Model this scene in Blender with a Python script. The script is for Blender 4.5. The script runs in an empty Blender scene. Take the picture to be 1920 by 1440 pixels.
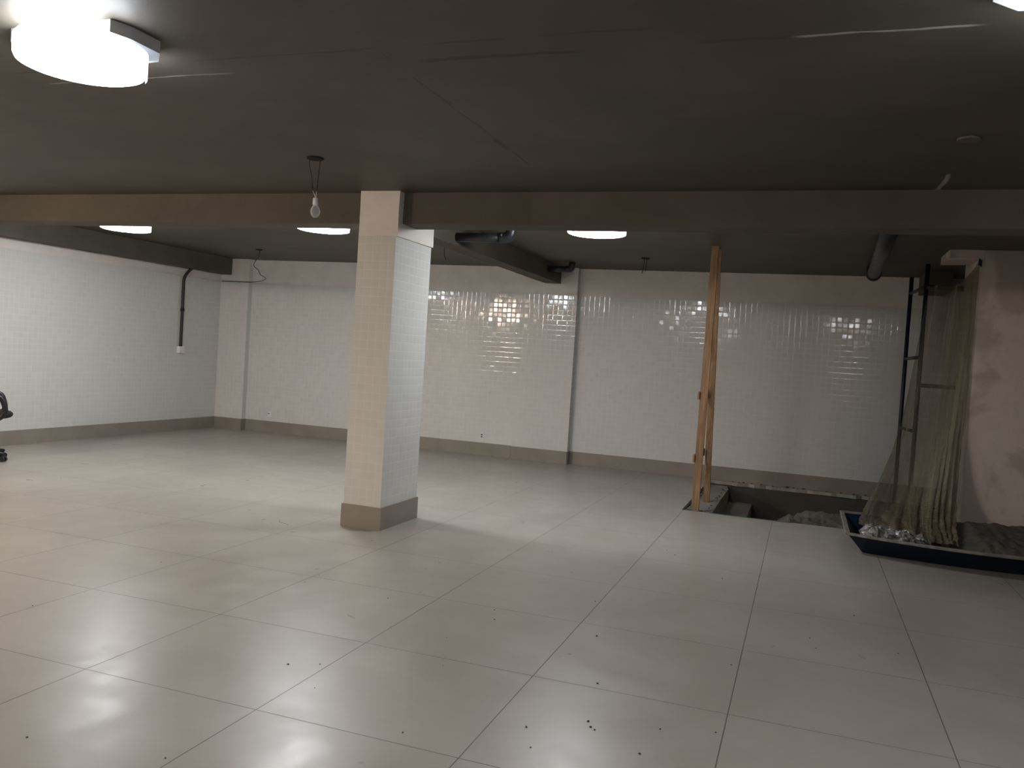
import bpy, bmesh, math, random
from mathutils import Vector, Matrix, noise

U = 0.9            # one floor tile = 0.9 m; every coordinate below is in floor tiles
C = bpy.context.scene.collection
SC = bpy.context.scene
random.seed(7)

# ------------------------------------------------------------------ camera, world, exposure
def make_camera():
    f, yaw, pitch, roll = 1563.73, math.radians(-19.351), math.radians(-1.940), math.radians(3.637)
    pos = Vector((3.2424, -3.1667, 1.6767)) * U
    cy, sy, cp, sp = math.cos(yaw), math.sin(yaw), math.cos(pitch), math.sin(pitch)
    fw = Vector((sy * cp, cy * cp, sp)); r = Vector((cy, -sy, 0)); u = r.cross(fw)
    cr, sr = math.cos(roll), math.sin(roll)
    r2 = cr * r + sr * u; u2 = -sr * r + cr * u
    cam = bpy.data.cameras.new('camera'); o = bpy.data.objects.new('camera', cam); C.objects.link(o)
    cam.sensor_fit = 'HORIZONTAL'; cam.sensor_width = 36; cam.lens = 36 * f / 1920
    cam.clip_start = 0.05; cam.clip_end = 100
    o.matrix_world = Matrix(((r2.x, u2.x, -fw.x, pos.x), (r2.y, u2.y, -fw.y, pos.y), (r2.z, u2.z, -fw.z, pos.z), (0, 0, 0, 1)))
    SC.camera = o
make_camera()
w = bpy.data.worlds.new('world'); SC.world = w; w.use_nodes = True
w.node_tree.nodes['Background'].inputs[0].default_value = (0.5, 0.48, 0.45, 1)
w.node_tree.nodes['Background'].inputs[1].default_value = 0.0
SC.view_settings.view_transform = 'Standard'
SC.view_settings.look = 'None'
SC.view_settings.gamma = 1
SC.view_settings.use_curve_mapping = False
SC.view_settings.exposure = 1.42
LAMP_STRENGTH = 20.0
LAMP_COLOUR = (0.95, 0.985, 1.02)
WARM_COLOUR = (1.0, 0.79, 0.62)

# ------------------------------------------------------------------ node helpers
class NT:
    def __init__(s, name):
        s.m = bpy.data.materials.new(name); s.m.use_nodes = True
        s.t = s.m.node_tree; s.b = s.t.nodes['Principled BSDF']; s.out = s.t.nodes['Material Output']
    def n(s, typ, **kw):
        x = s.t.nodes.new(typ)
        for k, v in kw.items(): setattr(x, k, v)
        return x
    def l(s, a, b): s.t.links.new(a, b)
    def val(s, sock, v):
        if hasattr(v, 'is_linked') or isinstance(v, bpy.types.NodeSocket): s.l(v, sock)
        else: sock.default_value = v
    def math(s, op, a, b=None, c=None, clamp=False):
        x = s.n('ShaderNodeMath', operation=op, use_clamp=clamp); s.val(x.inputs[0], a)
        if b is not None: s.val(x.inputs[1], b)
        if c is not None: s.val(x.inputs[2], c)
        return x.outputs[0]
    def vmath(s, op, a, b=None):
        x = s.n('ShaderNodeVectorMath', operation=op); s.val(x.inputs[0], a)
        if b is not None:
            if op == 'SCALE': s.val(x.inputs[3], b)
            else: s.val(x.inputs[1], b)
        return x.outputs[0]
    def mix(s, f, a, b):
        x = s.n('ShaderNodeMix', data_type='RGBA'); s.val(x.inputs[0], f)
        for i, v in ((6, a), (7, b)):
            s.val(x.inputs[i], v if not isinstance(v, tuple) else (*v, 1) if len(v) == 3 else v)
        return x.outputs[2]
    def ramp(s, v, lo, hi, a=0.0, b=1.0):
        x = s.n('ShaderNodeMapRange', interpolation_type='SMOOTHSTEP'); s.val(x.inputs[0], v)
        x.inputs[1].default_value = lo; x.inputs[2].default_value = hi; x.inputs[3].default_value = a; x.inputs[4].default_value = b
        return x.outputs[0]
    def noise(s, vec, scale, detail=4, rough=0.5, dist=0.0):
        x = s.n('ShaderNodeTexNoise'); s.l(vec, x.inputs['Vector']); x.inputs['Scale'].default_value = scale
        x.inputs['Detail'].default_value = detail; x.inputs['Roughness'].default_value = rough; x.inputs['Distortion'].default_value = dist
        return x.outputs['Fac']
    def coord(s): return s.n('ShaderNodeTexCoord').outputs['Object']
    def xyz(s, v):
        x = s.n('ShaderNodeSeparateXYZ'); s.l(v, x.inputs[0]); return x.outputs
    def comb(s, a, b, c=0.0):
        x = s.n('ShaderNodeCombineXYZ'); s.val(x.inputs[0], a); s.val(x.inputs[1], b); s.val(x.inputs[2], c); return x.outputs[0]
    def bump(s, h, dist=0.002, strength=1.0, normal=None):
        x = s.n('ShaderNodeBump'); x.inputs['Strength'].default_value = strength; x.inputs['Distance'].default_value = dist
        s.l(h, x.inputs['Height'])
        if normal is not None: s.l(normal, x.inputs['Normal'])
        return x.outputs[0]
    def set(s, **kw):
        names = dict(col='Base Color', rough='Roughness', metal='Metallic', normal='Normal', spec='Specular IOR Level', trans='Transmission Weight', alpha='Alpha', coat='Coat Weight', ior='IOR')
        for k, v in kw.items():
            s.val(s.b.inputs[names[k]], (*v, 1) if isinstance(v, tuple) and len(v) == 3 else v)
        return s.m

def simple(name, col, rough=0.5, metal=0.0, var=0.12, scale=18.0, bump=0.0, spec=0.5):
    a = NT(name); v = a.coord(); f = a.noise(v, scale, 5, 0.6)
    d = tuple(c * (1 - var) for c in col); e = tuple(min(1, c * (1 + var)) for c in col)
    kw = dict(col=a.mix(a.ramp(f, 0.3, 0.7), d, e), rough=a.ramp(f, 0.2, 0.8, max(0, rough - 0.06), min(1, rough + 0.06)), metal=metal, spec=spec)
    if bump: kw['normal'] = a.bump(a.noise(v, scale * 3, 5, 0.6), bump)
    return a.set(**kw)

def tile_mat():
    a = NT('white_glazed_tile'); v = a.coord(); x, y, z = a.xyz(v)
    g = a.n('ShaderNodeNewGeometry'); nx, ny, nz = a.xyz(g.outputs['True Normal'])
    sel = a.math('GREATER_THAN', a.math('ABSOLUTE', ny), 0.5)
    h = a.math('ADD', a.math('MULTIPLY', x, sel), a.math('MULTIPLY', y, a.math('SUBTRACT', 1.0, sel)))
    P = 0.0802 * U
    uu = a.math('DIVIDE', a.math('ADD', h, 20.0), P); vv = a.math('DIVIDE', a.math('ADD', a.math('SUBTRACT', z, 0.21 * U), 20 * P), P)
    fu, fv = a.math('FRACT', uu), a.math('FRACT', vv)
    eu = a.math('MINIMUM', fu, a.math('SUBTRACT', 1.0, fu)); ev = a.math('MINIMUM', fv, a.math('SUBTRACT', 1.0, fv))
    e = a.math('MINIMUM', eu, ev)
    tile = a.ramp(e, 0.018, 0.035)
    pillow = a.ramp(e, 0.015, 0.16)
    cell = a.comb(a.math('FLOOR', uu), a.math('FLOOR', vv), sel)
    wn = a.n('ShaderNodeTexWhiteNoise', noise_dimensions='3D'); a.l(cell, wn.inputs['Vector'])
    rnd = wn.outputs['Color']
    tilt = a.vmath('SCALE', a.vmath('SUBTRACT', rnd, (0.5, 0.5, 0.5)), 0.030)
    big = a.n('ShaderNodeTexNoise'); a.l(v, big.inputs['Vector']); big.inputs['Scale'].default_value = 1.3
    tilt2 = a.vmath('SCALE', a.vmath('SUBTRACT', big.outputs['Color'], (0.5, 0.5, 0.5)), 0.035)
    nrm = a.vmath('NORMALIZE', a.vmath('ADD', a.vmath('ADD', g.outputs['Normal'], tilt), tilt2))
    r0 = a.xyz(rnd)[0]
    stain = a.ramp(a.noise(v, 0.9, 4, 0.6), 0.45, 0.75)
    tc = a.mix(r0, (0.70, 0.695, 0.665), (0.735, 0.73, 0.70))
    tc = a.mix(a.math('MULTIPLY', stain, 0.35), tc, (0.64, 0.625, 0.595))
    col = a.mix(tile, (0.75, 0.745, 0.715), tc)
    rough = a.math('SUBTRACT', 0.72, a.math('MULTIPLY', tile, 0.63))
    return a.set(col=col, rough=rough, normal=a.bump(pillow, 0.0005, 1.0, nrm), spec=0.5)

def floor_mat():
    a = NT('satin_porcelain_floor'); v = a.coord(); x, y, z = a.xyz(v)
    k = 1 / U
    fx = a.math('FRACT', a.math('ADD', a.math('MULTIPLY', x, k), 50.0)); fy = a.math('FRACT', a.math('ADD', a.math('MULTIPLY', y, k), 50.0))
    ex = a.math('MINIMUM', fx, a.math('SUBTRACT', 1.0, fx)); ey = a.math('MINIMUM', fy, a.math('SUBTRACT', 1.0, fy))
    e = a.math('MINIMUM', ex, ey)
    body = a.ramp(e, 0.0016, 0.0036)
    cell = a.comb(a.math('FLOOR', a.math('ADD', a.math('MULTIPLY', x, k), 50.0)), a.math('FLOOR', a.math('ADD', a.math('MULTIPLY', y, k), 50.0)))
    wn = a.n('ShaderNodeTexWhiteNoise', noise_dimensions='3D'); a.l(cell, wn.inputs['Vector'])
    g = a.n('ShaderNodeNewGeometry')
    tilt = a.vmath('SCALE', a.vmath('SUBTRACT', wn.outputs['Color'], (0.5, 0.5, 0.5)), 0.008)
    nrm = a.vmath('NORMALIZE', a.vmath('ADD', g.outputs['Normal'], tilt))
    n1 = a.noise(v, 1.1, 6, 0.62, 0.6); n2 = a.noise(v, 9, 5, 0.6)
    c = a.mix(a.ramp(n1, 0.3, 0.72), (0.375, 0.342, 0.297), (0.440, 0.410, 0.362))
    c = a.mix(a.math('MULTIPLY', a.ramp(n2, 0.52, 0.75), 0.25), c, (0.37, 0.34, 0.295))
    c = a.mix(a.math('MULTIPLY', a.xyz(wn.outputs['Color'])[0], 0.12), c, (0.37, 0.335, 0.29))
    vs = a.n('ShaderNodeTexVoronoi'); a.l(v, vs.inputs['Vector']); vs.inputs['Scale'].default_value = 2.6
    speck = a.ramp(vs.outputs['Distance'], 0.010, 0.018, 0.75, 0.0)
    c = a.mix(a.math('MULTIPLY', speck, a.math('GREATER_THAN', n2, 0.5)), c, (0.09, 0.08, 0.07))
    col = a.mix(body, (0.16, 0.135, 0.11), c)
    rough = a.ramp(a.noise(v, 3.0, 6, 0.65, 0.8), 0.25, 0.75, 0.27, 0.38)
    return a.set(col=col, rough=rough, normal=a.bump(body, 0.0012, 0.9, nrm), spec=0.5)

def concrete(name, base, seams=False, bump=0.0015, rough=0.85, spec=0.3):
    a = NT(name); v = a.coord(); x, y, z = a.xyz(v)
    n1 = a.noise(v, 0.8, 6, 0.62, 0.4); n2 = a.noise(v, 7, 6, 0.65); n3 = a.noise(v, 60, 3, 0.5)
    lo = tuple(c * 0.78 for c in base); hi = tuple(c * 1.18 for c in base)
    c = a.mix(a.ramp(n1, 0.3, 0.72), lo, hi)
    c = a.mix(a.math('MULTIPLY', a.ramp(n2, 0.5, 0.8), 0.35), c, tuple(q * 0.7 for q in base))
    h = a.math('ADD', a.math('MULTIPLY', n2, 0.6), a.math('MULTIPLY', n3, 0.25))
    if seams:
        fx = lambda q: 3.242 + (q - 3.242) * 0.976
        fy = lambda q: -3.167 + (q + 3.167) * 0.976 if q < 3.8 else q
        def seam(p, c0, wd, q, lo_, hi_, strength, brk=0.5):
            wob = a.math('MULTIPLY', a.math('SUBTRACT', a.noise(v, 2.2, 4, 0.6), 0.5), 0.045)
            isx = p is x
            c0 = fx(c0) if isx else fy(c0); lo_, hi_ = (fy(lo_), fy(hi_)) if isx else (fx(lo_), fx(hi_))
            d = a.math('ABSOLUTE', a.math('SUBTRACT', a.math('ADD', p, wob), c0 * U))
            fuzz = a.math('ADD', d, a.math('MULTIPLY', a.math('SUBTRACT', n2, 0.5), wd * 1.6))
            m = a.ramp(fuzz, wd * 0.35, wd, 1.0, 0.0)
            ends = a.math('MULTIPLY', a.ramp(q, lo_ * U, lo_ * U + 0.08), a.ramp(q, hi_ * U - 0.12, hi_ * U, 1.0, 0.0))
            gate = a.ramp(a.noise(v, 3.1, 3, 0.5), brk - 0.08, brk + 0.08)
            return a.math('MULTIPLY', a.math('MULTIPLY', m, ends), a.math('MULTIPLY', gate, strength))
        dark = [seam(y, 0.46, 0.012, x, -2.5, 1.2, 0.6, 0.46), seam(y, 0.45, 0.016, x, 1.2, 2.7, 0.7, 0.52),
                seam(y, 0.66, 0.026, x, 1.28, 2.2, 0.95, 0.25), seam(y, 0.655, 0.020, x, 2.65, 3.15, 0.6, 0.3),
                seam(x, 1.16, 0.010, y, 0.46, 2.9, 0.65, 0.44), seam(x, 1.16, 0.032, y, 2.07, 2.46, 1.0, 0.1),
                seam(x, 1.17, 0.024, y, 1.25, 1.45, 0.7, 0.2), seam(y, 2.05, 0.010, x, -1.3, 1.1, 0.4, 0.5),
                seam(y, 2.62, 0.012, x, -0.6, 0.6, 0.4, 0.52), seam(y, 6.3, 0.010, x, -4.9, -3.7, 0.9, 0.2),
                seam(y, -1.8, 0.014, x, -6, 7, 0.6, 0.45), seam(y, 7.0, 0.010, x, -6.5, 4.5, 0.4, 0.5)]
        tot = dark[0]
        for d in dark[1:]: tot = a.math('MAXIMUM', tot, d)
        pale = a.math('MAXIMUM', seam(y, 0.66, 0.014, x, 3.05, 3.85, 0.8, 0.2), seam(x, 4.08, 0.02, y, 3.3, 3.84, 0.7, 0.3))  # pale seams by the lamps: ridge highlights painted in; the drip is real
        pale = a.math('MAXIMUM', pale, seam(y, 0.66, 0.010, x, -1.2, 0.2, 0.6, 0.35))
        c = a.mix(pale, c, (0.42, 0.40, 0.37)); c = a.mix(tot, c, (0.03, 0.024, 0.02))
        h = a.math('SUBTRACT', h, a.math('MULTIPLY', tot, 1.2)); h = a.math('ADD', h, a.math('MULTIPLY', pale, 0.8))
    return a.set(col=c, rough=rough, normal=a.bump(h, bump), spec=spec)

def plaster_mat():
    a = NT('raw_damp_plaster'); v = a.coord()
    n1 = a.noise(v, 1.5, 5, 0.55, 0.8); n2 = a.noise(v, 11, 6, 0.65); n3 = a.noise(v, 70, 3)
    c = a.mix(a.ramp(n1, 0.46, 0.56), (0.52, 0.445, 0.40), (0.70, 0.615, 0.565))
    c = a.mix(a.math('MULTIPLY', a.ramp(n2, 0.45, 0.75), 0.3), c, (0.58, 0.50, 0.455))
    return a.set(col=c, rough=0.9, normal=a.bump(a.math('ADD', n2, a.math('MULTIPLY', n3, 0.4)), 0.003), spec=0.25)

def wood_mat():
    a = NT('raw_pine'); v = a.coord(); x, y, z = a.xyz(v)
    g = a.noise(a.comb(a.math('MULTIPLY', x, 22.0), a.math('MULTIPLY', y, 22.0), a.math('MULTIPLY', z, 1.1)), 1.6, 5, 0.6, 0.7)
    fine = a.noise(a.comb(a.math('MULTIPLY', x, 160.0), a.math('MULTIPLY', y, 160.0), a.math('MULTIPLY', z, 3.0)), 1.0, 4, 0.6)
    c = a.mix(a.ramp(g, 0.3, 0.7), (0.235, 0.122, 0.055), (0.44, 0.275, 0.145))
    c = a.mix(a.math('MULTIPLY', a.ramp(fine, 0.4, 0.7), 0.3), c, (0.20, 0.10, 0.045))
    vo = a.n('ShaderNodeTexVoronoi'); a.l(a.comb(a.math('MULTIPLY', x, 3.0), a.math('MULTIPLY', y, 3.0), a.math('MULTIPLY', z, 1.7)), vo.inputs['Vector']); vo.inputs['Scale'].default_value = 1.0
    knot = a.ramp(vo.outputs['Distance'], 0.03, 0.075, 0.9, 0.0)
    c = a.mix(knot, c, (0.10, 0.045, 0.02))
    return a.set(col=c, rough=0.62, normal=a.bump(fine, 0.0006), spec=0.35)

def plastic_film(name, dark, tint, opac, vary, rough, ior=1.5):
    """Thin translucent film, creased along its hang."""
    a = NT(name); v = a.coord(); x, y, z = a.xyz(v)
    n = a.noise(v, 9, 5, 0.6, 0.8); n2 = a.noise(v, 28, 4, 0.6)
    ux, uy, uz = a.xyz(a.n('ShaderNodeTexCoord').outputs['UV'])
    crease = a.noise(a.comb(a.math('MULTIPLY', ux, 11.0), a.math('MULTIPLY', uy, 1.6)), 1.0, 5, 0.62, 0.7)
    cm = a.ramp(crease, 0.32, 0.70)
    h = a.math('ADD', a.math('ADD', n, a.math('MULTIPLY', n2, 0.5)), a.math('MULTIPLY', crease, 1.6))
    a.set(col=a.mix(cm, dark, tint), rough=rough, normal=a.bump(h, 0.03), spec=0.9, ior=ior)  # bright and dark of the folds put into the colour along the creases
    tr = a.n('ShaderNodeBsdfTransparent'); tr.inputs[0].default_value = (0.80, 0.77, 0.70, 1)
    mx = a.n('ShaderNodeMixShader')
    lw = a.n('ShaderNodeLayerWeight'); lw.inputs[0].default_value = 0.35
    f = a.math('ADD', a.math('ADD', a.math('MULTIPLY', lw.outputs['Facing'], 0.35), a.ramp(uy, 0.35, 0.75, 0.0, 0.20)), a.math('ADD', opac, a.math('MULTIPLY', a.math('SUBTRACT', cm, 0.5), vary)), clamp=True)
    a.l(f, mx.inputs[0]); a.l(tr.outputs[0], mx.inputs[1]); a.l(a.b.outputs[0], mx.inputs[2]); a.l(mx.outputs[0], a.out.inputs['Surface'])
    return a.m

def glow(name, col, strength):
    a = NT(name); a.set(col=(0.9, 0.9, 0.9), rough=0.4)
    a.b.inputs['Emission Color'].default_value = (*col, 1); a.b.inputs['Emission Strength'].default_value = strength
    return a.m

def glass_bulb():
    a = NT('clear_bulb_glass'); v = a.coord(); f = a.noise(v, 20, 2)
    a.set(col=(0.95, 0.97, 1.0), rough=a.ramp(f, 0, 1, 0.02, 0.06), spec=0.6)
    tr = a.n('ShaderNodeBsdfTransparent'); tr.inputs[0].default_value = (0.9, 0.93, 0.96, 1)
    mx = a.n('ShaderNodeMixShader'); lw = a.n('ShaderNodeLayerWeight'); lw.inputs[0].default_value = 0.4
    a.l(a.math('ADD', a.math('MULTIPLY', lw.outputs['Facing'], 0.5), 0.15, clamp=True), mx.inputs[0])
    a.l(tr.outputs[0], mx.inputs[1]); a.l(a.b.outputs[0], mx.inputs[2]); a.l(mx.outputs[0], a.out.inputs['Surface'])
    return a.m

M = dict(
    tile=tile_mat(), floor=floor_mat(),
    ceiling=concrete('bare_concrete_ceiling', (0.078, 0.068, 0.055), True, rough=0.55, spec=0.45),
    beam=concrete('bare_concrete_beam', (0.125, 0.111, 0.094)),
    pit=concrete('rough_pit_concrete', (0.10, 0.09, 0.077), bump=0.004),
    screed=concrete('grey_screed', (0.36, 0.335, 0.30), bump=0.003),
    paint=simple('off_white_paint', (0.79, 0.745, 0.69), 0.75, var=0.05, scale=4, bump=0.0008),
    skirt=simple('taupe_skirting', (0.30, 0.265, 0.225), 0.42, var=0.08, scale=3),
    plaster=plaster_mat(), wood=wood_mat(),
    dwood=simple('stained_batten', (0.055, 0.042, 0.032), 0.7, var=0.3, scale=30, bump=0.001),
    black_pvc=simple('black_pipe', (0.022, 0.024, 0.028), 0.38, var=0.2),
    conduit=simple('black_conduit', (0.015, 0.015, 0.016), 0.45, var=0.2),
    white_pl=simple('white_plastic', (0.82, 0.81, 0.78), 0.4, var=0.03),
    socket=simple('grey_socket', (0.08, 0.08, 0.08), 0.5),
    wire=simple('dark_wire', (0.035, 0.028, 0.025), 0.5),
    navy=simple('navy_painted_steel', (0.010, 0.014, 0.030), 0.45, var=0.25),
    trough=simple('navy_trough_plastic', (0.002, 0.010, 0.030), 0.5, var=0.25, scale=6, spec=0.35),
    rim=simple('dusty_trough_rim', (0.24, 0.222, 0.198), 0.8, var=0.3, scale=14, bump=0.001),
    mortar=concrete('damp_mortar', (0.105, 0.092, 0.080), bump=0.012),
    rubble=concrete('crumbled_mortar', (0.27, 0.245, 0.21), bump=0.01),
    film=plastic_film('cloudy_plastic_film', (0.125, 0.108, 0.078), (0.25, 0.21, 0.135), 0.44, 0.30, 0.2),
    shiny=plastic_film('shiny_plastic_wrap', (0.10, 0.10, 0.095), (0.45, 0.44, 0.42), 0.80, 0.2, 0.12, 2.3),
    green=simple('green_tape', (0.14, 0.30, 0.24), 0.5, var=0.2),
    dgreen=simple('dark_green_rag', (0.01, 0.085, 0.06), 0.7, var=0.25),
    black=simple('black_fabric', (0.010, 0.010, 0.011), 0.8, var=0.25, scale=40, bump=0.0008),
    blackpl=simple('black_plastic', (0.012, 0.012, 0.013), 0.35, var=0.15),
    steel=simple('grey_steel', (0.35, 0.35, 0.35), 0.35, metal=1.0),
    pan=simple('white_enamel_pan', (0.55, 0.57, 0.60), 0.45, var=0.03),
    hole=simple('dark_recess', (0.008, 0.007, 0.006), 0.9),
    neardiff=glow('lit_white_diffuser', LAMP_COLOUR, LAMP_STRENGTH * 0.45),
    farleft=glow('lit_white_diffuser_far', LAMP_COLOUR, LAMP_STRENGTH * 0.95),
    farright=glow('lit_white_diffuser_right', LAMP_COLOUR, LAMP_STRENGTH * 0.95),
    centre=glow('lit_white_diffuser_centre', LAMP_COLOUR, LAMP_STRENGTH * 1.28),
    dimdiff=glow('lit_dim_diffuser', LAMP_COLOUR, LAMP_STRENGTH * 0.6),
    fill_dim=glow('added_fill_diffuser_right', (1.0, 0.86, 0.74), LAMP_STRENGTH * 0.3),
    fill_diff=glow('added_fill_diffuser', (1.0, 0.86, 0.74), LAMP_STRENGTH * 0.35),
    warmdiff=glow('lit_warm_diffuser', WARM_COLOUR, LAMP_STRENGTH * 5.4),
    bulb=glass_bulb(),
    grit=simple('dark_grit', (0.05, 0.042, 0.035), 0.9, var=0.5, scale=60),
)

# ------------------------------------------------------------------ mesh helpers (coordinates in tiles)
V = lambda *p: Vector(p) * U
def box(bm, a, b, mi=0, bev=0.0):
    vs = [bm.verts.new(V(x, y, z)) for z in (a[2], b[2]) for y in (a[1], b[1]) for x in (a[0], b[0])]
    fs = [bm.faces.new([vs[i] for i in q]) for q in ((0, 2, 3, 1), (4, 5, 7, 6), (0, 1, 5, 4), (2, 6, 7, 3), (0, 4, 6, 2), (1, 3, 7, 5))]
    for f in fs: f.material_index = mi
    if bev:
        es = list({e for f in fs for e in f.edges})
        r = bmesh.ops.bevel(bm, geom=es, offset=bev * U, segments=2, affect='EDGES', profile=0.5)
        for f in r['faces']: f.material_index = mi
    return vs
def frame_at(d):
    d = d.normalized(); h = Vector((0, 0, 1)) if abs(d.z) < 0.9 else Vector((1, 0, 0))
    a = d.cross(h).normalized(); return a, d.cross(a).normalized()
def tube(bm, pts, r, seg=12, mi=0, caps=True):
    """Round tube through points (tiles); r may be a list."""
    P = [Vector(p) * U for p in pts]; n = len(P); R = r if isinstance(r, (list, tuple)) else [r] * n
    rings = []; a = None
    for i, p in enumerate(P):
        d = (P[min(i + 1, n - 1)] - P[max(i - 1, 0)]).normalized()
        if a is None: a, b = frame_at(d)
        else:
            a = (a - d * a.dot(d)).normalized(); b = d.cross(a).normalized()
        rings.append([bm.verts.new(p + (a * math.cos(t) + b * math.sin(t)) * R[i] * U) for t in [2 * math.pi * k / seg for k in range(seg)]])
    for q, s in zip(rings, rings[1:]):
        for k in range(seg):
            f = bm.faces.new((q[k], q[(k + 1) % seg], s[(k + 1) % seg], s[k])); f.material_index = mi; f.smooth = True
    if caps:
        bm.faces.new(rings[0][::-1]).material_index = mi; bm.faces.new(rings[-1]).material_index = mi
def lathe(bm, c, prof, seg=32, mi=0):
    """prof: list of (radius, z) bottom to top, about the vertical axis through c=(x,y)."""
    rings = []
    for r, z in prof:
        if r < 1e-5: rings.append([bm.verts.new(V(c[0], c[1], z))])
        else: rings.append([bm.verts.new(V(c[0] + r * math.cos(t), c[1] + r * math.sin(t), z)) for t in [2 * math.pi * k / seg for k in range(seg)]])
    for q, s in zip(rings, rings[1:]):
        for k in range(seg):
            k2 = (k + 1) % seg
            if len(q) == 1 and len(s) == 1: continue
            if len(q) == 1: f = bm.faces.new((q[0], s[k2], s[k]))
            elif len(s) == 1: f = bm.faces.new((q[k], q[k2], s[0]))
            else: f = bm.faces.new((q[k], q[k2], s[k2], s[k]))
            f.smooth = True; f.material_index = mi
    if len(rings[0]) > 1: bm.faces.new(rings[0][::-1])
    if len(rings[-1]) > 1: bm.faces.new(rings[-1])
def prism(bm, outline, z0, z1, mi=0):
    lo = [bm.verts.new(V(x, y, z0)) for x, y in outline]; hi = [bm.verts.new(V(x, y, z1)) for x, y in outline]
    bm.faces.new(lo[::-1]).material_index = mi; bm.faces.new(hi).material_index = mi
    n = len(lo)
    for i in range(n): bm.faces.new((lo[i], lo[(i + 1) % n], hi[(i + 1) % n], hi[i])).material_index = mi
def grid(bm, fn, nu, nv, mi=0, smooth=True, uv=False):
    g = [[bm.verts.new(Vector(fn(i / nu, j / nv)) * U) for j in range(nv + 1)] for i in range(nu + 1)]
    for i in range(nu):
        for j in range(nv):
            f = bm.faces.new((g[i][j], g[i + 1][j], g[i + 1][j + 1], g[i][j + 1])); f.smooth = smooth; f.material_index = mi
            if uv:
                ly = bm.loops.layers.uv.verify()
                for lp, (p, q) in zip(f.loops, ((i, j), (i + 1, j), (i + 1, j + 1), (i, j + 1))): lp[ly].uv = (p / nu, q / nv)
def cr(pts, t):
    """Catmull-Rom through pts, t in 0..1."""
    n = len(pts) - 1; x = min(max(t, 0), 1) * n; i = min(int(x), n - 1); f = x - i
    p = [Vector(pts[min(max(k, 0), n)]) for k in (i - 1, i, i + 1, i + 2)]
    return 0.5 * ((2 * p[1]) + (p[2] - p[0]) * f + (2 * p[0] - 5 * p[1] + 4 * p[2] - p[3]) * f * f + (3 * p[1] - p[0] - 3 * p[2] + p[3]) * f ** 3)
def smoothpath(pts, n=24): return [cr(pts, i / n) for i in range(n + 1)]

def obj(name, bm, mats, parent=None, origin=None):
    """Link bm as one mesh object; vertices are given in world tiles."""
    bmesh.ops.recalc_face_normals(bm, faces=bm.faces)
    off = Vector((0, 0, 0))
    if parent is not None: off = parent['_w'] if isinstance(parent['_w'], Vector) else Vector(parent['_w'])
    o_at = Vector(origin) * U if origin is not None else (off if parent is not None else Vector((0, 0, 0)))
    bmesh.ops.translate(bm, verts=bm.verts, vec=-o_at)
    me = bpy.data.meshes.new(name); bm.to_mesh(me); bm.free()
    for m in (mats if isinstance(mats, (list, tuple)) else [mats]): me.materials.append(m)
    o = bpy.data.objects.new(name, me); C.objects.link(o)
    o['_w'] = tuple(o_at)
    if parent is not None: o.parent = parent; o.location = o_at - off
    else: o.location = o_at
    return o
def tag(o, label, cat, group=None, kind=None):
    o['label'] = label; o['category'] = cat
    if group: o['group'] = group
    if kind: o['kind'] = kind
    return o
def thing(name, label, cat, at, group=None):
    o = bpy.data.objects.new(name, None); C.objects.link(o); o.empty_display_size = 0.1
    o.location = Vector(at) * U; o['_w'] = tuple(Vector(at) * U)
    return tag(o, label, cat, group)
def struct(name, bm, mats, label=None, cat=None):
    o = obj(name, bm, mats); o['kind'] = 'structure'
    if label: o['label'] = label
    if cat: o['category'] = cat
    return o
def B(): return bmesh.new()

# ------------------------------------------------------------------ the room shell
XL, XR, YB, YF, H = -7.07, 7.4, 9.72, -7.0, 3.13
HF = 3.095                    # the near bay has a slightly lower slab
TT, SK = 2.70, 0.205          # top of the tiling, top of the skirting
PX0, PX1, PY0, PY1, PZ = 1.98, 5.75, 6.72, 9.66, -0.68   # the pit in the floor

bm = B()
def slab(x0, x1, y0, y1): box(bm, (x0, y0, -0.05), (x1, y1, 0.0))
slab(XL, PX0, YF, 9.9); slab(PX1, XR, YF, 9.9); slab(PX0, PX1, YF, PY0)
# ragged strip of floor left along the back wall
n = 46; rng = random.Random(3)
lo = [(PX0 + (PX1 - PX0) * i / n, PY1 + rng.uniform(-0.045, 0.03) * (1 if i % 3 else 0.3)) for i in range(n + 1)]
prism(bm, lo + [(PX1, 9.9), (PX0, 9.9)], -0.05, 0.0)
struct('floor', bm, M['floor'])

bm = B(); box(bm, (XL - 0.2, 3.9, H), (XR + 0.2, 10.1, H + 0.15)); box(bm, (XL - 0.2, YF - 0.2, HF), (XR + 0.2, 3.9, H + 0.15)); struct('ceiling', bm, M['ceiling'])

bm = B()   # left wall: painted above, tiled below
box(bm, (XL - 0.2, YF, -0.05), (XL, 10.0, H), 0); box(bm, (XL, YF, 0.0), (XL + 0.012, 9.62, TT), 1)
struct('wall_left', bm, [M['paint'], M['tile']])

bm = B()   # back wall with its two shallow pilasters
YR = 9.79
def backseg(x0, x1, y):
    box(bm, (x0, y, PZ if y > 9.75 else -0.05), (x1, 10.05, H), 0)
    box(bm, (x0, y - 0.012, 0.0), (x1, y, TT), 1)
backseg(XL, -6.46, 9.62); backseg(-6.46, -1.20, 9.73); backseg(-1.20, -0.268, 9.67); backseg(-0.268, XR, YR)
# glazed returns of the pilasters
box(bm, (-6.46, 9.608, 0), (-6.452, 9.73, TT), 1); box(bm, (-0.268, 9.658, 0), (-0.26, YR, TT), 1); box(bm, (-1.208, 9.658, 0), (-1.20, 9.73, TT), 1)
struct('wall_back', bm, [M['paint'], M['tile']])

bm = B(); box(bm, (XR, YF, -0.05), (XR + 0.2, 10.0, H)); struct('wall_right', bm, M['pit'])
bm = B(); box(bm, (XL, YF - 0.2, -0.05), (XR, YF, H)); struct('wall_front', bm, M['screed'])

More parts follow.
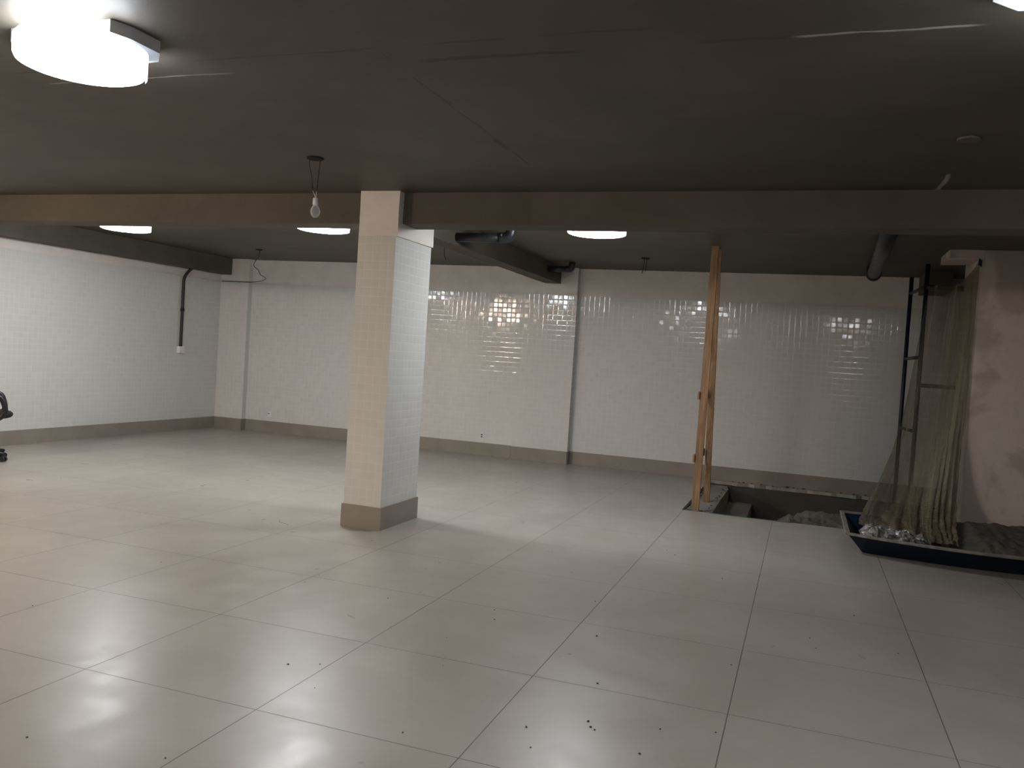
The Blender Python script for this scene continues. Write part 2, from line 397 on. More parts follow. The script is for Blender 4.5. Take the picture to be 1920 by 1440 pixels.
bm = B(); box(bm, (XL + 0.012, YF, 0), (XL + 0.026, 9.6, SK)); struct('baseboard_left', bm, M['skirt'])
bm = B()
for x0, x1, y in ((XL + 0.012, -6.445, 9.608), (-6.445, -1.213, 9.718), (-1.213, -0.252, 9.658), (-0.252, XR, YR - 0.012)):
    box(bm, (x0, y - 0.014, 0), (x1, y, SK))
box(bm, (-6.452, 9.594, 0), (-6.438, 9.718, SK)); box(bm, (-0.26, 9.644, 0), (-0.246, YR - 0.012, SK)); box(bm, (-1.222, 9.644, 0), (-1.208, 9.718, SK))
struct('baseboard_back', bm, M['skirt'])

def rough_box(bm, a, b, amp, nx, ny, nz, mi=0, seed=0.0):
    """Box with subdivided faces and slightly uneven plastered surfaces."""
    b2 = bmesh.new()
    def face(o, e1, e2, n1, n2):
        grid(b2, lambda u, v: (o[0] + e1[0] * u + e2[0] * v, o[1] + e1[1] * u + e2[1] * v, o[2] + e1[2] * u + e2[2] * v), n1, n2, 0, False)
    dx, dy, dz = (b[0] - a[0], 0, 0), (0, b[1] - a[1], 0), (0, 0, b[2] - a[2])
    face(a, dx, dz, nx, nz); face((a[0], b[1], a[2]), dx, dz, nx, nz); face(a, dy, dz, ny, nz); face((b[0], a[1], a[2]), dy, dz, ny, nz)
    face(a, dx, dy, nx, ny); face((a[0], a[1], b[2]), dx, dy, nx, ny)
    bmesh.ops.remove_doubles(b2, verts=b2.verts, dist=1e-5)
    for v in b2.verts:
        v.co += noise.noise_vector(v.co * 3.1 + Vector((seed, 0, 0))) * amp * U + noise.noise_vector(v.co * 11 + Vector((seed, 5, 0))) * amp * 0.5 * U
    bmesh.ops.recalc_face_normals(b2, faces=b2.faces)
    mp = {v: bm.verts.new(v.co) for v in b2.verts}
    for f in b2.faces: bm.faces.new([mp[v] for v in f.verts]).material_index = mi
    b2.free()

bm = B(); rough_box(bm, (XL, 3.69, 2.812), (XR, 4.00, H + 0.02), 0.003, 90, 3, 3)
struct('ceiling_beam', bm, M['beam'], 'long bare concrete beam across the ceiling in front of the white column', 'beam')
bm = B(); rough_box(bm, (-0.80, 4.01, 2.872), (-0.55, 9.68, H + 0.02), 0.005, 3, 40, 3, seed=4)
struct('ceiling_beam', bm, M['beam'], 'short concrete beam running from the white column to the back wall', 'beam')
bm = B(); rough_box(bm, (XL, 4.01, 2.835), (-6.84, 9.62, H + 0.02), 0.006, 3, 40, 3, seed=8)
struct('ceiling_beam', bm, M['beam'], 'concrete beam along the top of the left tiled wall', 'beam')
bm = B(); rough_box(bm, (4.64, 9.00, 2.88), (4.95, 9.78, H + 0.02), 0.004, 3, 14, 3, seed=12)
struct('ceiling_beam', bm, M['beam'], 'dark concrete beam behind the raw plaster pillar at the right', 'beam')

# white tiled column in the middle of the hall
bm = B()
box(bm, (-0.722, 3.612, 0), (-0.337, 4.362, TT), 1)
rough_box(bm, (-0.716, 3.604, TT - 0.01), (-0.318, 4.36, HF + 0.004), 0.004, 8, 12, 8, 0, 2)
box(bm, (-0.735, 3.598, 0), (-0.323, 4.376, 0.21), 2)
struct('tiled_column', bm, [M['paint'], M['tile'], M['skirt']], 'square white tiled column with painted top standing in the middle of the floor', 'column')

# raw plaster pillar at the right edge
bm = B()
rough_box(bm, (4.935, 7.0, PZ), (5.75, 8.0, H + 0.01), 0.006, 10, 12, 34, 0, 21)
rough_box(bm, (4.62, 6.99, 3.045), (4.95, 7.64, H + 0.01), 0.010, 6, 6, 3, 0, 23)
struct('plastered_pillar', bm, M['plaster'], 'raw plastered pillar with damp patches at the right edge', 'pillar')

# the open pit: ledge, stair tread, sides and bottom
bm = B(); box(bm, (PX0 - 0.1, PY0 - 0.1, PZ - 0.1), (PX1 + 0.1, PY1 + 0.13, PZ)); struct('floor_pit', bm, M['pit'])
bm = B(); box(bm, (PX0 - 0.1, PY0, PZ), (PX0, PY1 + 0.1, -0.05)); struct('wall_pit_left', bm, M['pit'])
bm = B(); box(bm, (PX0, PY0 - 0.1, PZ), (PX1, PY0, -0.05)); struct('wall_pit_front', bm, M['pit'])
bm = B(); box(bm, (PX1, PY0, PZ), (PX1 + 0.1, PY1 + 0.1, -0.05)); struct('wall_pit_right', bm, M['pit'])
bm = B(); rough_box(bm, (PX0, PY1 - 0.01, PZ), (PX1, PY1 + 0.12, -0.055), 0.008, 30, 2, 6, 0, 31); struct('wall_pit_back', bm, M['pit'])
bm = B(); rough_box(bm, (PX0 + 0.012, PY0 + 0.05, PZ), (2.30, PY1 - 0.38, -0.045), 0.006, 5, 22, 6, 0, 33)
rough_box(bm, (PX0 + 0.012, PY1 - 0.39, PZ), (2.26, PY1 - 0.02, -0.06), 0.010, 5, 6, 6, 0, 35)
struct('pit_floor_ledge', bm, M['screed'], 'grey screed ledge at the left end of the open pit', 'ledge')
bm = B(); rough_box(bm, (2.29, PY0 + 0.01, PZ), (2.62, PY1 - 0.02, -0.285), 0.005, 5, 20, 4, 0, 37)
struct('pit_floor_step', bm, M['screed'], 'grey concrete step going down inside the open pit', 'step')

# ------------------------------------------------------------------ ceiling lamps
def lamp(label, x, y, h, mat, group='round lamps on the ceiling', cap=(-30, 74)):
    t = thing('ceiling_lamp', label, 'lamp', (x, y, h), group)
    z1 = 3.035; a, b, c = 0.37, 0.19, 0.10; px, py = x - 0.06, y + 0.08
    bm = B(); prism(bm, [(px - a + c, py - b), (px + a - c * 0.3, py - b), (px + a, py - b + c), (px + a, py + b - c), (px + a - c, py + b), (px - a + c, py + b), (px - a, py + b - c), (px - a, py - b + c)], z1, h - 0.001)
    obj('mounting_plate', bm, M['pan'], t)
    bm = B(); r = 0.288
    lathe(bm, (x, y), [(r * 0.90, 2.918), (r * 0.97, 2.926), (r, 2.945), (r, 3.02), (r * 0.96, z1 - 0.001)], 48)
    obj('diffuser', bm, mat, t)
    if cap:      # white right-hand end plate, spread wider to block light towards the right wall
        bm = B(); R2 = r * 1.015
        grid(bm, lambda u, v: (x + R2 * math.cos(math.radians(cap[0] + (cap[1] - cap[0]) * u)), y + R2 * math.sin(math.radians(cap[0] + (cap[1] - cap[0]) * u)), 2.922 + (z1 - 2.922) * v), 16, 1)
        bmesh.ops.solidify(bm, geom=list(bm.faces), thickness=-0.006)
        obj('shading_end_plate', bm, M['pan'], t)
    return t
lamp('large glaring round lamp nearest the viewer, top left corner', -0.14, -0.06, HF, M['neardiff'], cap=(-4, 60))
lamp('glaring lamp cut off by the frame at top right', 4.20, 0.03, HF, M['dimdiff'], cap=None)
lamp('lit round lamp behind the beam, leftmost in the far row', -4.76, 4.94, H, M['farleft'])
lamp('lit round lamp below the hanging bulb, just left of the white column', -1.87, 4.80, H, M['centre'])
lamp('lit round lamp behind the beam, right of the white column', 1.20, 4.86, H, M['farright'], cap=(-30, 95))
lamp('warm lamp on the ceiling left of the viewer, outside the picture', -5.5, -1.3, HF, M['warmdiff'], 'lamps outside the picture', None)
lamp('fill lamp added on the ceiling behind the viewer', 1.0, -4.3, HF, M['fill_diff'], 'lamps outside the picture', None)  # unseen fill, added to brighten the foreground floor
lamp('fill lamp added on the ceiling behind the viewer', 4.6, -3.9, HF, M['fill_dim'], 'lamps outside the picture', None)  # second unseen fill, added to lift the floor and pillar at right

# ------------------------------------------------------------------ hanging bulb and ceiling boxes
def recess(x, y, r, h=None):
    h = H if h is None else h
    bm = B(); lathe(bm, (x, y), [(r * 0.8, h - 0.006), (r, h - 0.012), (r * 1.06, h - 0.004), (r * 1.06, h)], 24)
    return bm
yb = 2.384
t = thing('hanging_bulb', 'unlit glass bulb hanging on two thin wires from a dark ceiling hole', 'bulb', (-0.42, yb, HF))
obj('junction_hole', recess(-0.42, yb, 0.062, HF), M['hole'], t)
bm = B(); tube(bm, smoothpath([(-0.471, yb, HF - 0.01), (-0.468, yb, 3.04), (-0.443, yb, 2.95), (-0.432, yb, 2.86)]), 0.0028, 6); obj('wire', bm, M['wire'], t)
bm = B(); tube(bm, smoothpath([(-0.378, yb, HF - 0.01), (-0.376, yb, 3.05), (-0.386, yb, 2.93), (-0.392, yb, 2.85)]), 0.0036, 6); obj('wire', bm, M['wire'], t)
bm = B(); tube(bm, [(-0.432, yb, 2.875), (-0.430, yb, 2.845)], 0.006, 8); obj('wire_joint', bm, M['wire'], t)
bm = B(); tube(bm, [(-0.388, yb, 2.89), (-0.393, yb, 2.84)], 0.0055, 8); obj('wire_joint', bm, M['wire'], t)
bm = B(); tube(bm, [(-0.430, yb, 2.85), (-0.402, yb, 2.80), (-0.398, yb, 2.785)], 0.0026, 6); tube(bm, [(-0.393, yb, 2.845), (-0.394, yb, 2.80), (-0.395, yb, 2.785)], 0.0026, 6); obj('lead', bm, M['white_pl'], t)
bm = B(); lathe(bm, (-0.396, yb), [(0.020, 2.733), (0.022, 2.74), (0.020, 2.785), (0.010, 2.792)], 20); obj('socket', bm, M['white_pl'], t)
bm = B(); lathe(bm, (-0.394, yb), [(0.0, 2.638), (0.016, 2.641), (0.030, 2.655), (0.038, 2.680), (0.034, 2.706), (0.022, 2.726), (0.016, 2.735)], 24); obj('bulb', bm, M['bulb'], t)

t = thing('ceiling_box', 'small dark ceiling outlet with a thin wire curling down to the far left pilaster', 'ceiling box', (-5.23, 8.22, H), 'ceiling outlets')
obj('box_cover', recess(-5.23, 8.22, 0.052), M['hole'], t)
bm = B(); tube(bm, smoothpath([(-5.22, 8.22, H - 0.008), (-5.23, 8.22, 3.02), (-5.30, 8.22, 2.93), (-5.31, 8.22, 2.86), (-5.24, 8.24, 2.80), (-5.24, 8.30, 2.735), (-5.35, 8.6, 2.70), (-5.9, 9.2, 2.705), (-6.38, 9.58, 2.712), (-6.8, 9.60, 2.712), (-7.04, 9.6, 2.712)], 60), 0.006, 6)
obj('wire', bm, M['wire'], t)
t = thing('ceiling_box', 'round ceiling outlet with bare wire ends, near the back wall right of the lamp', 'ceiling box', (1.05, 8.27, H), 'ceiling outlets')
obj('box_cover', recess(1.05, 8.27, 0.055), M['hole'], t)
for dx in (-0.012, 0.02):
    bm = B(); tube(bm, smoothpath([(1.05 + dx, 8.27, H - 0.008), (1.045 + dx, 8.27, 3.03), (1.03 + dx * 1.5, 8.28, 2.93 + dx)]), 0.006, 6); obj('wire', bm, M['wire'], t)
tag(obj('ceiling_box', recess(4.03, 2.27, 0.06, HF), M['beam'], origin=(4.03, 2.27, HF)), 'bare round ceiling outlet without wires below the top right lamp', 'ceiling box', 'ceiling outlets')
t = thing('wire_stub', 'short bent wire hanging from the ceiling beside the white column', 'wire', (-1.35, 6.9, H))
bm = B(); tube(bm, smoothpath([(-1.35, 6.9, H), (-1.352, 6.9, 3.0), (-1.345, 6.9, 2.93), (-1.325, 6.9, 2.88)]), 0.006, 6); obj('wire', bm, M['wire'], t)

# ------------------------------------------------------------------ drain pipes
def elbow_path(a, corner, b, rad, n=8):
    a, c, b = Vector(a), Vector(corner), Vector(b); d1 = (a - c).normalized(); d2 = (b - c).normalized()
    p1, p2 = c + d1 * rad, c + d2 * rad
    return [p1 * (1 - s) ** 2 + c * 2 * s * (1 - s) + p2 * s * s for s in [i / n for i in range(n + 1)]]
def stub_pipe(label, x0, x, y, z, r):
    t = thing('drain_pipe', label, 'pipe', (x0, y, z))
    el = elbow_path((x0, y, z), (x, y, z), (x, y, H), r * 1.5)
    bm = B(); tube(bm, [(x0 - 0.02, y, z), el[0]], r, 20); obj('pipe', bm, M['black_pvc'], t)
    bm = B(); tube(bm, [el[0] - Vector((r * 0.9, 0, 0)), el[0]] + el + [Vector((x, y, H - 0.005))], r * 1.14, 20); obj('elbow', bm, M['black_pvc'], t)
stub_pipe('black drain pipe elbow rising into the ceiling near the main beam, right of the column', -0.55, 0.095, 5.45, 2.960, 0.052)
stub_pipe('small black drain pipe elbow at the back wall end of the short beam', -0.55, -0.175, 8.95, 3.025, 0.043)
t = thing('drain_pipe', 'thick black drain pipe running under the ceiling towards the back wall at right', 'pipe', (3.95, 6.6, 3.0))
bm = B(); tube(bm, [(3.83, 4.05, 3.02), (3.965, 8.52, 3.02)], 0.080, 24); obj('pipe', bm, M['black_pvc'], t)
bm = B(); tube(bm, [(3.965, 8.40, 3.02)] + elbow_path((3.965, 8.40, 3.02), (3.97, 8.66, 3.02), (3.97, 8.66, 3.3), 0.12, 10) + [(3.97, 8.66, H - 0.004)], [0.092] * 8 + [0.088] * 5, 24); obj('elbow', bm, M['black_pvc'], t)
bm = B(); tube(bm, [(3.86, 4.62, 3.03), (4.4, 4.25, 3.05)], 0.07, 20); obj('branch', bm, M['black_pvc'], t)

# ------------------------------------------------------------------ conduit and outlets
t = thing('cable_conduit', 'black cable conduit running down the left wall into a white box', 'conduit', (-7.03, 8.6, 1.5))
bm = B(); tube(bm, smoothpath([(-6.87, 8.64, 2.85), (-6.93, 8.62, 2.80), (-7.02, 8.60, 2.66), (-7.03, 8.60, 2.4), (-7.03, 8.60, 1.9), (-7.03, 8.60, 1.47)], 30), 0.026, 14); obj('pipe', bm, M['conduit'], t)
bm = B(); tube(bm, [(-7.03, 8.60, 2.135), (-7.03, 8.60, 2.085)], 0.034, 14); obj('coupling', bm, M['conduit'], t)
t = thing('switch_box', 'white switch box on the left tiled wall under the black conduit', 'switch box', (-7.03, 8.6, 1.42))
bm = B(); box(bm, (-7.058, 8.535, 1.355), (-6.995, 8.665, 1.475), 0, 0.006); obj('box', bm, M['white_pl'], t)
bm = B()
for k in (-1, 1): box(bm, (-6.996, 8.60 + k * 0.028 - 0.018, 1.385), (-6.990, 8.60 + k * 0.028 + 0.018, 1.445), 0, 0.002)
obj('switch', bm, M['white_pl'], t)
def outlet(label, x, y, z):
    t = thing('wall_outlet', label, 'outlet', (x, y, z), 'outlets on the back wall')
    bm = B(); box(bm, (x - 0.042, y - 0.012, z - 0.062), (x + 0.042, y, z + 0.062), 0, 0.004); obj('cover_plate', bm, M['white_pl'], t)
    for dz in (0.016, -0.020):
        bm = B(); box(bm, (x - 0.016, y - 0.0165, z + dz - 0.011), (x + 0.016, y - 0.0115, z + dz + 0.011), 0, 0.002); obj('socket', bm, M['socket'], t)
outlet('white wall outlet above the skirting, right of the white column', -1.752, 9.718, 0.322)
t = thing('wall_outlet', 'small white outlet low on the wall by the far left pilaster', 'outlet', (-5.93, 9.718, 0.327), 'outlets on the back wall')
bm = B(); box(bm, (-5.965, 9.712, 0.285), (-5.89, 9.718, 0.385), 0, 0.002); obj('cover_plate', bm, M['white_pl'], t)
bm = B(); lathe(bm, (0, 0), [(0.012, 0), (0.012, 0.004)], 12)
bmesh.ops.rotate(bm, verts=bm.verts, cent=(0, 0, 0), matrix=Matrix.Rotation(math.pi / 2, 3, 'X')); bmesh.ops.translate(bm, verts=bm.verts, vec=V(-5.94, 9.7125, 0.34)); obj('socket', bm, M['socket'], t)

# ------------------------------------------------------------------ wooden prop at the pit
def beam_between(bm, a, b, wv, tv):
    """Rectangular timber from a to b; wv, tv are half-width and half-thickness vectors."""
    a, b, wv, tv = Vector(a), Vector(b), Vector(wv), Vector(tv)
    vs = [bm.verts.new((p + s * wv + q * tv) * U) for p in (a, b) for s, q in ((-1, -1), (1, -1), (1, 1), (-1, 1))]
    for q in ((3, 2, 1, 0), (4, 5, 6, 7), (0, 1, 5, 4), (1, 2, 6, 5), (2, 3, 7, 6), (3, 0, 4, 7)): bm.faces.new([vs[i] for i in q])
    bmesh.ops.bevel(bm, geom=list(bm.edges), offset=0.0018, segments=1, affect='EDGES')
t = thing('wooden_prop', 'tall pine prop of two boards wedged between the pit edge and the ceiling', 'wooden prop', (2.12, 7.2, 0))
bm = B(); beam_between(bm, (2.118, 6.835, -0.042), (2.125, 6.98, H - 0.002), (0.045, 0, 0), (0, 0.016, 0)); obj('board', bm, M['wood'], t, origin=(2.12, 6.9, 1.3))
bm = B(); beam_between(bm, (2.15, 7.75, -0.042), (2.128, 7.26, H - 0.002), (0.040, 0, 0), (0, 0.016, 0)); obj('board', bm, M['wood'], t, origin=(2.14, 7.5, 0.4))
for z, y0, y1 in ((1.345, 6.86, 7.52), (0.60, 6.82, 7.66)):
    bm = B(); beam_between(bm, (2.062, y0, z), (2.088, y1, z + 0.01), (0.010, 0, 0), (0, 0, 0.045)); obj('crosspiece', bm, M['wood'], t)
bm = B(); box(bm, (2.02, 6.79, -0.045), (2.20, 6.90, -0.012)); obj('foot_block', bm, M['dwood'], t)

# ------------------------------------------------------------------ tape along the pit edge, rubble, grit
bm = B()
grid(bm, lambda u, v: (2.30 + 0.9 * u, PY0 - 0.03 + 0.028 * v + 0.006 * noise.noise(Vector((u * 9, 0, 0))), 0.0025 + 0.001 * v), 24, 2)
for f in list(bm.faces): pass
bmesh.ops.solidify(bm, geom=list(bm.faces), thickness=0.002)
tag(obj('edge_tape', bm, M['green'], origin=(2.75, PY0 - 0.015, 0)), 'pale green tape strip along the near edge of the floor pit', 'tape')

bm = B()
def heap(u, v):
    x = 2.66 + (4.40 - 2.68) * u; y = PY0 + 0.05 + (PY1 - PY0 - 0.12) * v
    e = max(0, min(1, (x - 2.70) * 2.2)) * max(0.0, min(1, (4.5 - x) * 5)) * max(0, min(1, 5 * v, 5 * (1 - v)))
    z = PZ + 0.02 + e * (0.41 + 0.09 * noise.noise(Vector((x * 3.3, y * 2.1, 1))) + 0.06 * abs(noise.noise(Vector((x * 9, y * 9, 4)))) + 0.02 * noise.noise(Vector((x * 26, y * 26, 9))))
    return (x, y, max(z, PZ + 0.004))
grid(bm, heap, 90, 70)
tag(obj('rubble', bm, M['rubble'], origin=(4.2, 8.2, PZ)), 'bumpy pale rubble covering the bottom of the open floor pit', 'rubble', kind='stuff')

bm = B(); rng = random.Random(11)
def crumb(x, y, z, s):
    b2 = bmesh.new(); bmesh.ops.create_icosphere(b2, subdivisions=1, radius=s)
    for v in b2.verts: v.co = Vector((v.co.x * rng.uniform(0.7, 1.5), v.co.y * rng.uniform(0.7, 1.3), v.co.z * 0.6)) * rng.uniform(0.8, 1.2)
    bmesh.ops.translate(b2, verts=b2.verts, vec=V(x, y, z) + Vector((0, 0, s * 0.5)))
    mp = {v: bm.verts.new(v.co) for v in b2.verts}
    for f in b2.faces: bm.faces.new([mp[v] for v in f.verts])
    b2.free()
crumb(0.360, -0.637, 0, 0.0044); crumb(0.955, 0.601, 0, 0.0039); crumb(0.812, 0.522, 0, 0.0050); crumb(-1.020, 0.574, 0, 0.0033); crumb(-1.121, 1.740, 0, 0.0033)
crumb(-2.377, 2.007, 0, 0.0022); crumb(0.024, 2.050, 0, 0.0028); crumb(0.041, 1.847, 0, 0.0033); crumb(0.708, 1.816, 0, 0.0033); crumb(0.834, 2.054, 0, 0.0028)
crumb(1.367, 1.307, 0, 0.0028); crumb(1.422, 1.952, 0, 0.0039); crumb(1.493, 1.766, 0, 0.0044); crumb(1.096, 0.331, 0, 0.0028); crumb(2.163, 0.403, 0, 0.0050)
crumb(2.402, 0.596, 0, 0.0055); crumb(2.427, 0.540, 0, 0.0055); crumb(2.451, 0.522, 0, 0.0039); crumb(1.968, 2.504, 0, 0.0044); crumb(2.152, 1.793, 0, 0.0055)
crumb(2.958, 1.706, 0, 0.0039); crumb(2.725, 0.671, 0, 0.0044); crumb(2.683, 0.386, 0, 0.0050); crumb(2.967, 0.759, 0, 0.0044); crumb(2.724, 3.684, 0, 0.0039)
crumb(2.256, 4.286, 0, 0.0044); crumb(2.162, 4.436, 0, 0.0033); crumb(0.652, 4.804, 0, 0.0033); crumb(1.528, 5.810, 0, 0.0028); crumb(3.679, 3.158, 0, 0.0050)
crumb(3.382, 2.458, 0, 0.0039); crumb(3.418, 2.271, 0, 0.0039); crumb(3.895, 2.436, 0, 0.0044); crumb(2.241, 0.225, 0, 0.0039); crumb(0.964, -0.527, 0, 0.0033)
crumb(1.692, 0.100, 0, 0.0044); crumb(2.333, 1.062, 0, 0.0055)
tag(obj('grit', bm, M['grit'], origin=(1.5, 2.5, 0)), 'dark crumbs of grit scattered over the shiny floor tiles', 'grit', kind='stuff')
bm = B()
for i in range(34): crumb(rng.choice((rng.uniform(2.01, 2.05), rng.uniform(2.21, 2.28))), rng.uniform(6.95, 9.2), -0.045, rng.uniform(0.004, 0.013))
for i in range(26): crumb(rng.uniform(2.3, 4.2), 9.66 + rng.uniform(0.0, 0.05), 0.0, rng.uniform(0.006, 0.018))
tag(obj('debris', bm, M['mortar'], origin=(2.14, 8.0, 0)), 'broken bits of mortar along the ragged pit edge by the back wall', 'debris', kind='stuff')

# ------------------------------------------------------------------ scaffold frame
t = thing('scaffold', 'navy tubular scaffold frame standing in the pit behind the hanging plastic', 'scaffold', (4.8, 8.6, PZ))
poles = ((4.465, 9.0, 3.045), (4.545, 8.12, 3.11), (5.62, 9.0, 3.045), (5.62, 8.16, 3.11))
for x, y, zt in poles:
    bm = B(); tube(bm, [(x, y, PZ), (x, y, zt)], 0.026, 14); obj('pole', bm, M['navy'], t)
for z in (2.83, 1.965, 1.05):
    bm = B(); tube(bm, [(4.465, 9.0, z), (4.545, 8.12, z + 0.01)], 0.021, 12); obj('rung', bm, M['navy'], t)
for z, r in ((2.83, 0.034), (1.63, 0.026)):
    bm = B(); tube(bm, [(4.545, 8.12, z), (5.62, 8.16, z)], r, 12); obj('crossbar', bm, M['navy'], t)

# ------------------------------------------------------------------ hanging plastic sheet
G0 = [(4.57, 8.04, 2.83), (4.50, 8.02, 2.25), (4.42, 7.95, 1.55), (4.28, 7.6, 0.95), (4.08, 7.15, 0.45), (3.93, 6.75, 0.22), (3.88, 6.30, 0.15)]
G1 = [(4.70, 8.05, 2.86), (4.66, 8.02, 2.2), (4.60, 7.9, 1.5), (4.50, 7.5, 0.9), (4.36, 7.0, 0.40), (4.25, 6.5, 0.20), (4.20, 6.05, 0.10)]
G2 = [(4.87, 8.03, 2.86), (4.83, 7.95, 2.2), (4.76, 7.7, 1.5), (4.66, 7.2, 0.9), (4.56, 6.85, 0.40), (4.50, 6.4, 0.20), (4.45, 5.9, 0.11)]
G3 = [(4.90, 7.45, 2.93), (4.88, 7.35, 2.2), (4.82, 7.15, 1.5), (4.76, 6.95, 0.9), (4.70, 6.75, 0.40), (4.64, 6.4, 0.22), (4.60, 5.85, 0.13)]
G4 = [(4.925, 6.99, 3.03), (4.92, 6.985, 2.2), (4.90, 6.97, 1.5), (4.87, 6.93, 0.9), (4.84, 6.80, 0.40), (4.80, 6.45, 0.22), (4.76, 5.85, 0.14)]
def film(u, v):
    p = cr([cr(g, v) for g in (G0, G1, G2, G3, G4)], u)
    ph = 5 * u + 9 * max(0, u - 0.6) + 1.2 * noise.noise(Vector((u * 2, v * 1.5, 3)))
    amp = (0.003 + 0.036 * min(1, v * 1.4) * (0.35 + 0.9 * u)) * (0.5 + 1.0 * abs(noise.noise(Vector((u * 4, 2.5, 1)))))
    d = amp * math.sin(ph * 2 * math.pi * 0.75) + 0.035 * v * noise.noise(Vector((u * 9, v * 5, 7)))
    cru = max(0, v - 0.8) * 5
    q = Vector((0.35 * d, -1.0 * d, 0)) + noise.noise_vector(Vector((u * 14, v * 22, 2))) * (0.006 + 0.05 * cru)
    r = p + q
    if r.x > 4.915 and r.y > 6.97: r.x = 4.915
    r.z = max(r.z, 0.045)
    return r
bm = B(); grid(bm, film, 110, 120, uv=True)
tag(obj('plastic_sheet', bm, M['film'], origin=(4.6, 7.5, 0.2)), 'cloudy plastic sheet hanging from the scaffold bar down into the navy trough', 'plastic sheet')
bm = B()
def wad(u, v):
    th = u * 2 * math.pi; x = 3.84 + 0.62 * v
    rad = (0.115 - 0.05 * v) * (1 + 0.5 * noise.noise(Vector((math.cos(th) * 2.4, math.sin(th) * 2.4, v * 7)))) * (0.35 + 0.65 * min(1, 6 * v, 6 * (1.02 - v)))
    j = noise.noise_vector(Vector((math.cos(th) * 6, math.sin(th) * 6, v * 22))) * 0.022
    return Vector((x, 5.62 - 0.06 * v + rad * 1.5 * math.cos(th), max(0.03, 0.155 - 0.02 * v + rad * math.sin(th)))) + j
grid(bm, wad, 56, 60, smooth=False, uv=True)
tag(obj('plastic_wrap', bm, M['shiny'], origin=(4.1, 5.6, 0.05)), 'shiny crumpled roll of plastic lying at the left end of the navy trough', 'plastic wrap')
bm = B()
grid(bm, lambda u, v: (4.90 + 0.036 * u, 6.968 + 0.012 * math.sin(3 * v), 2.965 + 0.075 * v - 0.02 * u), 6, 6)
bmesh.ops.solidify(bm, geom=list(bm.faces), thickness=0.012)
tag(obj('green_rag', bm, M['dgreen'], origin=(4.92, 6.965, 2.96)), 'dark green scrap of cloth at the top corner of the plaster pillar', 'rag')

# ------------------------------------------------------------------ mortar trough
t = thing('mortar_trough', 'long navy plastic mixing trough with a dusty rim on the floor at right', 'trough', (4.8, 6.0, 0))
def oval(inset, n=14):
    """Outline of the trough, front side bowed outwards; counter-clockwise from front left."""
    i = inset
    fr = [(3.70 + i + (5.95 - 3.70 - 2 * i) * k / n, 5.36 + i * 0.8 - 0.22 * (1 - i * 3.0) * math.sin(math.pi * k / n) ** 0.9 - 0.0 * k) for k in range(n + 1)]
    bk = [(5.95 - i - (5.95 - 3.70 - 2 * i) * k / n, 6.94 - 0.2 * k / n - i * 0.8) for k in range(n + 1)]
    return fr + bk
def loft(bm, rings, mi=0, close=None):
    R = [[bm.verts.new(V(x, y, z)) for x, y in o] for o, z in rings]; n = len(R[0])
    for a, b in zip(R, R[1:]):
        for k in range(n): bm.faces.new((a[k], a[(k + 1) % n], b[(k + 1) % n], b[k])).material_index = mi
    return R
bm = B()
R = loft(bm, [(oval(0.19), 0.0), (oval(0.17), 0.006), (oval(0.03), 0.178), (oval(0.045), 0.180), (oval(0.185), 0.018)])
bm.faces.new(R[0][::-1]); bm.faces.new(R[-1])
obj('shell', bm, M['trough'], t)
bm = B()
R = loft(bm, [(oval(0.042), 0.180), (oval(0.0), 0.180), (oval(-0.002), 0.196), (oval(0.004), 0.200), (oval(0.042), 0.199), (oval(0.042), 0.180)])
obj('rim', bm, M['rim'], t)
bm = B()
def mort(u, v):
    x = 4.66 + 1.16 * u; y = 5.50 + (1.40 - 0.17 * (1 - u)) * v
    e = min(1, 4 * u, 5 * v + 0.2, 9 * (1 - v) + 0.75)
    return (x, y, 0.03 + e * (0.125 + 0.085 * v) + 0.02 * noise.noise(Vector((x * 6, y * 6, 2))) + 0.016 * noise.noise(Vector((x * 19, y * 19, 5))))
grid(bm, mort, 70, 60)
tag(obj('mortar', bm, M['mortar'], origin=(5.2, 6.0, 0.03)), 'dark rough mortar filling the right end of the navy trough', 'mortar', kind='stuff')

# ------------------------------------------------------------------ office chair at the left edge
def rounded(bm, c, hx, hy, hz, seg=28, rings=10, pw=2.6):
    """Superellipsoid cushion."""
    def fn(u, v):
        a = u * 2 * math.pi; b = (v - 0.5) * math.pi
        s = lambda q, p: math.copysign(abs(q) ** p, q)
        k = 2 / pw
        return (c[0] + hx * s(math.cos(a), k) * abs(math.cos(b)) ** 0.45, c[1] + hy * s(math.sin(a), k) * abs(math.cos(b)) ** 0.45, c[2] + hz * s(math.sin(b), 0.9))
    grid(bm, fn, seg, rings); bmesh.ops.remove_doubles(bm, verts=bm.verts, dist=1e-5)
cx, cy = -6.16, 4.23
t = thing('office_chair', 'black office chair with loop armrests cut off at the left edge', 'chair', (cx, cy, 0))
bm = B(); rounded(bm, (cx + 0.06, cy, 0.565), 0.285, 0.275, 0.052); obj('seat', bm, M['black'], t)
bm = B(); rounded(bm, (0, 0, 0), 0.045, 0.25, 0.27)
bmesh.ops.rotate(bm, verts=bm.verts, cent=(0, 0, 0), matrix=Matrix.Rotation(-0.16, 3, 'Y')); bmesh.ops.translate(bm, verts=bm.verts, vec=V(cx - 0.32, cy, 1.0)); obj('backrest', bm, M['black'], t)
bm = B(); tube(bm, smoothpath([(cx - 0.05, cy, 0.49), (cx - 0.26, cy, 0.47), (cx - 0.35, cy, 0.56), (cx - 0.36, cy, 0.86)], 16), 0.026, 10); obj('back_bar', bm, M['blackpl'], t)
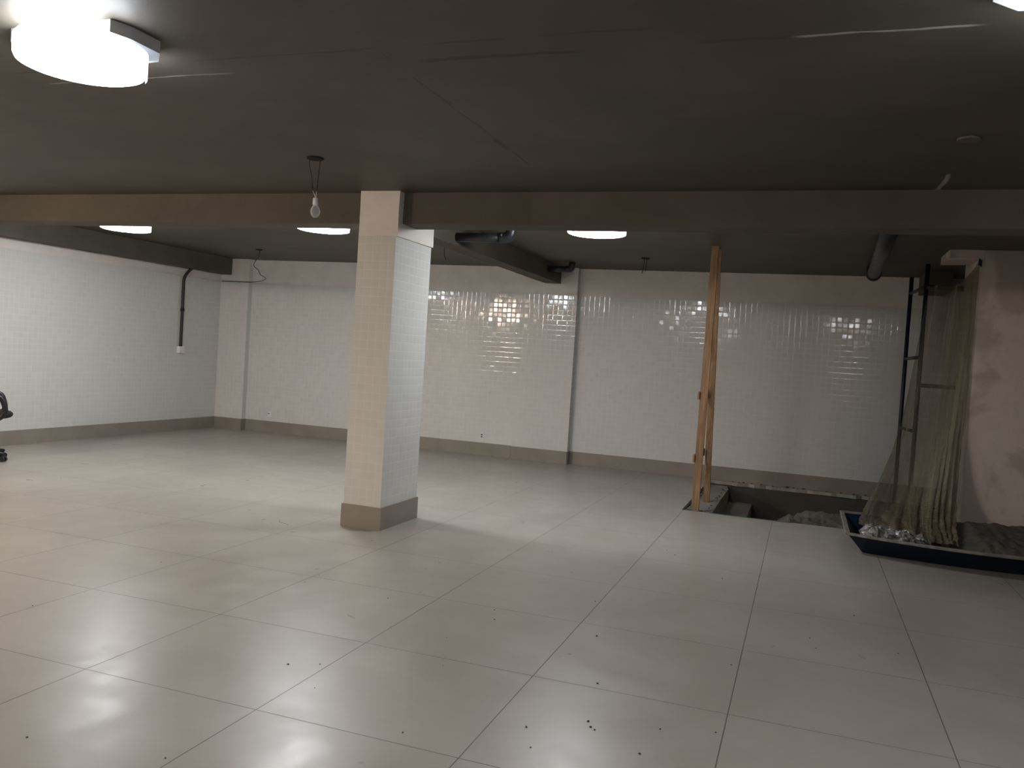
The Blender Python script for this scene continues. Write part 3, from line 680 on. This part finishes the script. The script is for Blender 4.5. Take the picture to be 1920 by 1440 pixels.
for s in (-1, 1):
    y = cy + s * 0.30
    bm = B(); tube(bm, smoothpath([(cx - 0.10, y - s * 0.06, 0.515), (cx - 0.13, y, 0.60), (cx - 0.15, y, 0.74), (cx - 0.10, y, 0.795), (cx + 0.10, y, 0.80), (cx + 0.195, y, 0.79), (cx + 0.235, y, 0.73), (cx + 0.255, y, 0.62), (cx + 0.20, y - s * 0.02, 0.54), (cx + 0.10, y - s * 0.06, 0.515)], 44), 0.030, 12)
    ar = obj('armrest', bm, M['blackpl'], t)
bm = B(); tube(bm, [(cx, cy, 0.12), (cx, cy, 0.30), (cx, cy, 0.301), (cx, cy, 0.50)], [0.034, 0.034, 0.020, 0.020], 16); obj('gas_lift', bm, M['blackpl'], t)
bm = B(); box(bm, (cx - 0.12, cy - 0.09, 0.49), (cx + 0.12, cy + 0.09, 0.522), 0, 0.008); obj('seat_plate', bm, M['blackpl'], t)
bm = B(); lathe(bm, (cx, cy), [(0.05, 0.085), (0.055, 0.10), (0.045, 0.145), (0.034, 0.15)], 20); obj('hub', bm, M['blackpl'], t)
for k in range(5):
    a = math.radians(-36 + 72 * k); d = Vector((math.cos(a), math.sin(a), 0)); s = Vector((-d.y, d.x, 0)); c0 = Vector((cx, cy, 0))
    bm = B(); tube(bm, [c0 + d * 0.03 + Vector((0, 0, 0.118)), c0 + d * 0.2 + Vector((0, 0, 0.108)), c0 + d * 0.325 + Vector((0, 0, 0.092))], [0.034, 0.028, 0.020], 10)
    leg = obj('base_leg', bm, M['blackpl'], t)
    bm = B(); q = c0 + d * 0.315
    tube(bm, [q + s * -0.034 + Vector((0, 0, 0.034)), q + s * -0.008 + Vector((0, 0, 0.034))], 0.033, 16)
    tube(bm, [q + s * 0.008 + Vector((0, 0, 0.034)), q + s * 0.034 + Vector((0, 0, 0.034))], 0.033, 16)
    tube(bm, [q + s * -0.03 + Vector((0, 0, 0.036)), q + s * 0.03 + Vector((0, 0, 0.036))], 0.012, 8)
    tube(bm, [q + Vector((0, 0, 0.04)), q + Vector((0, 0, 0.09))], 0.010, 8)
    obj('caster', bm, M['blackpl'], leg)
t.rotation_euler = (0, 0, math.radians(51))

for o in bpy.data.objects:
    if '_w' in o: del o['_w']
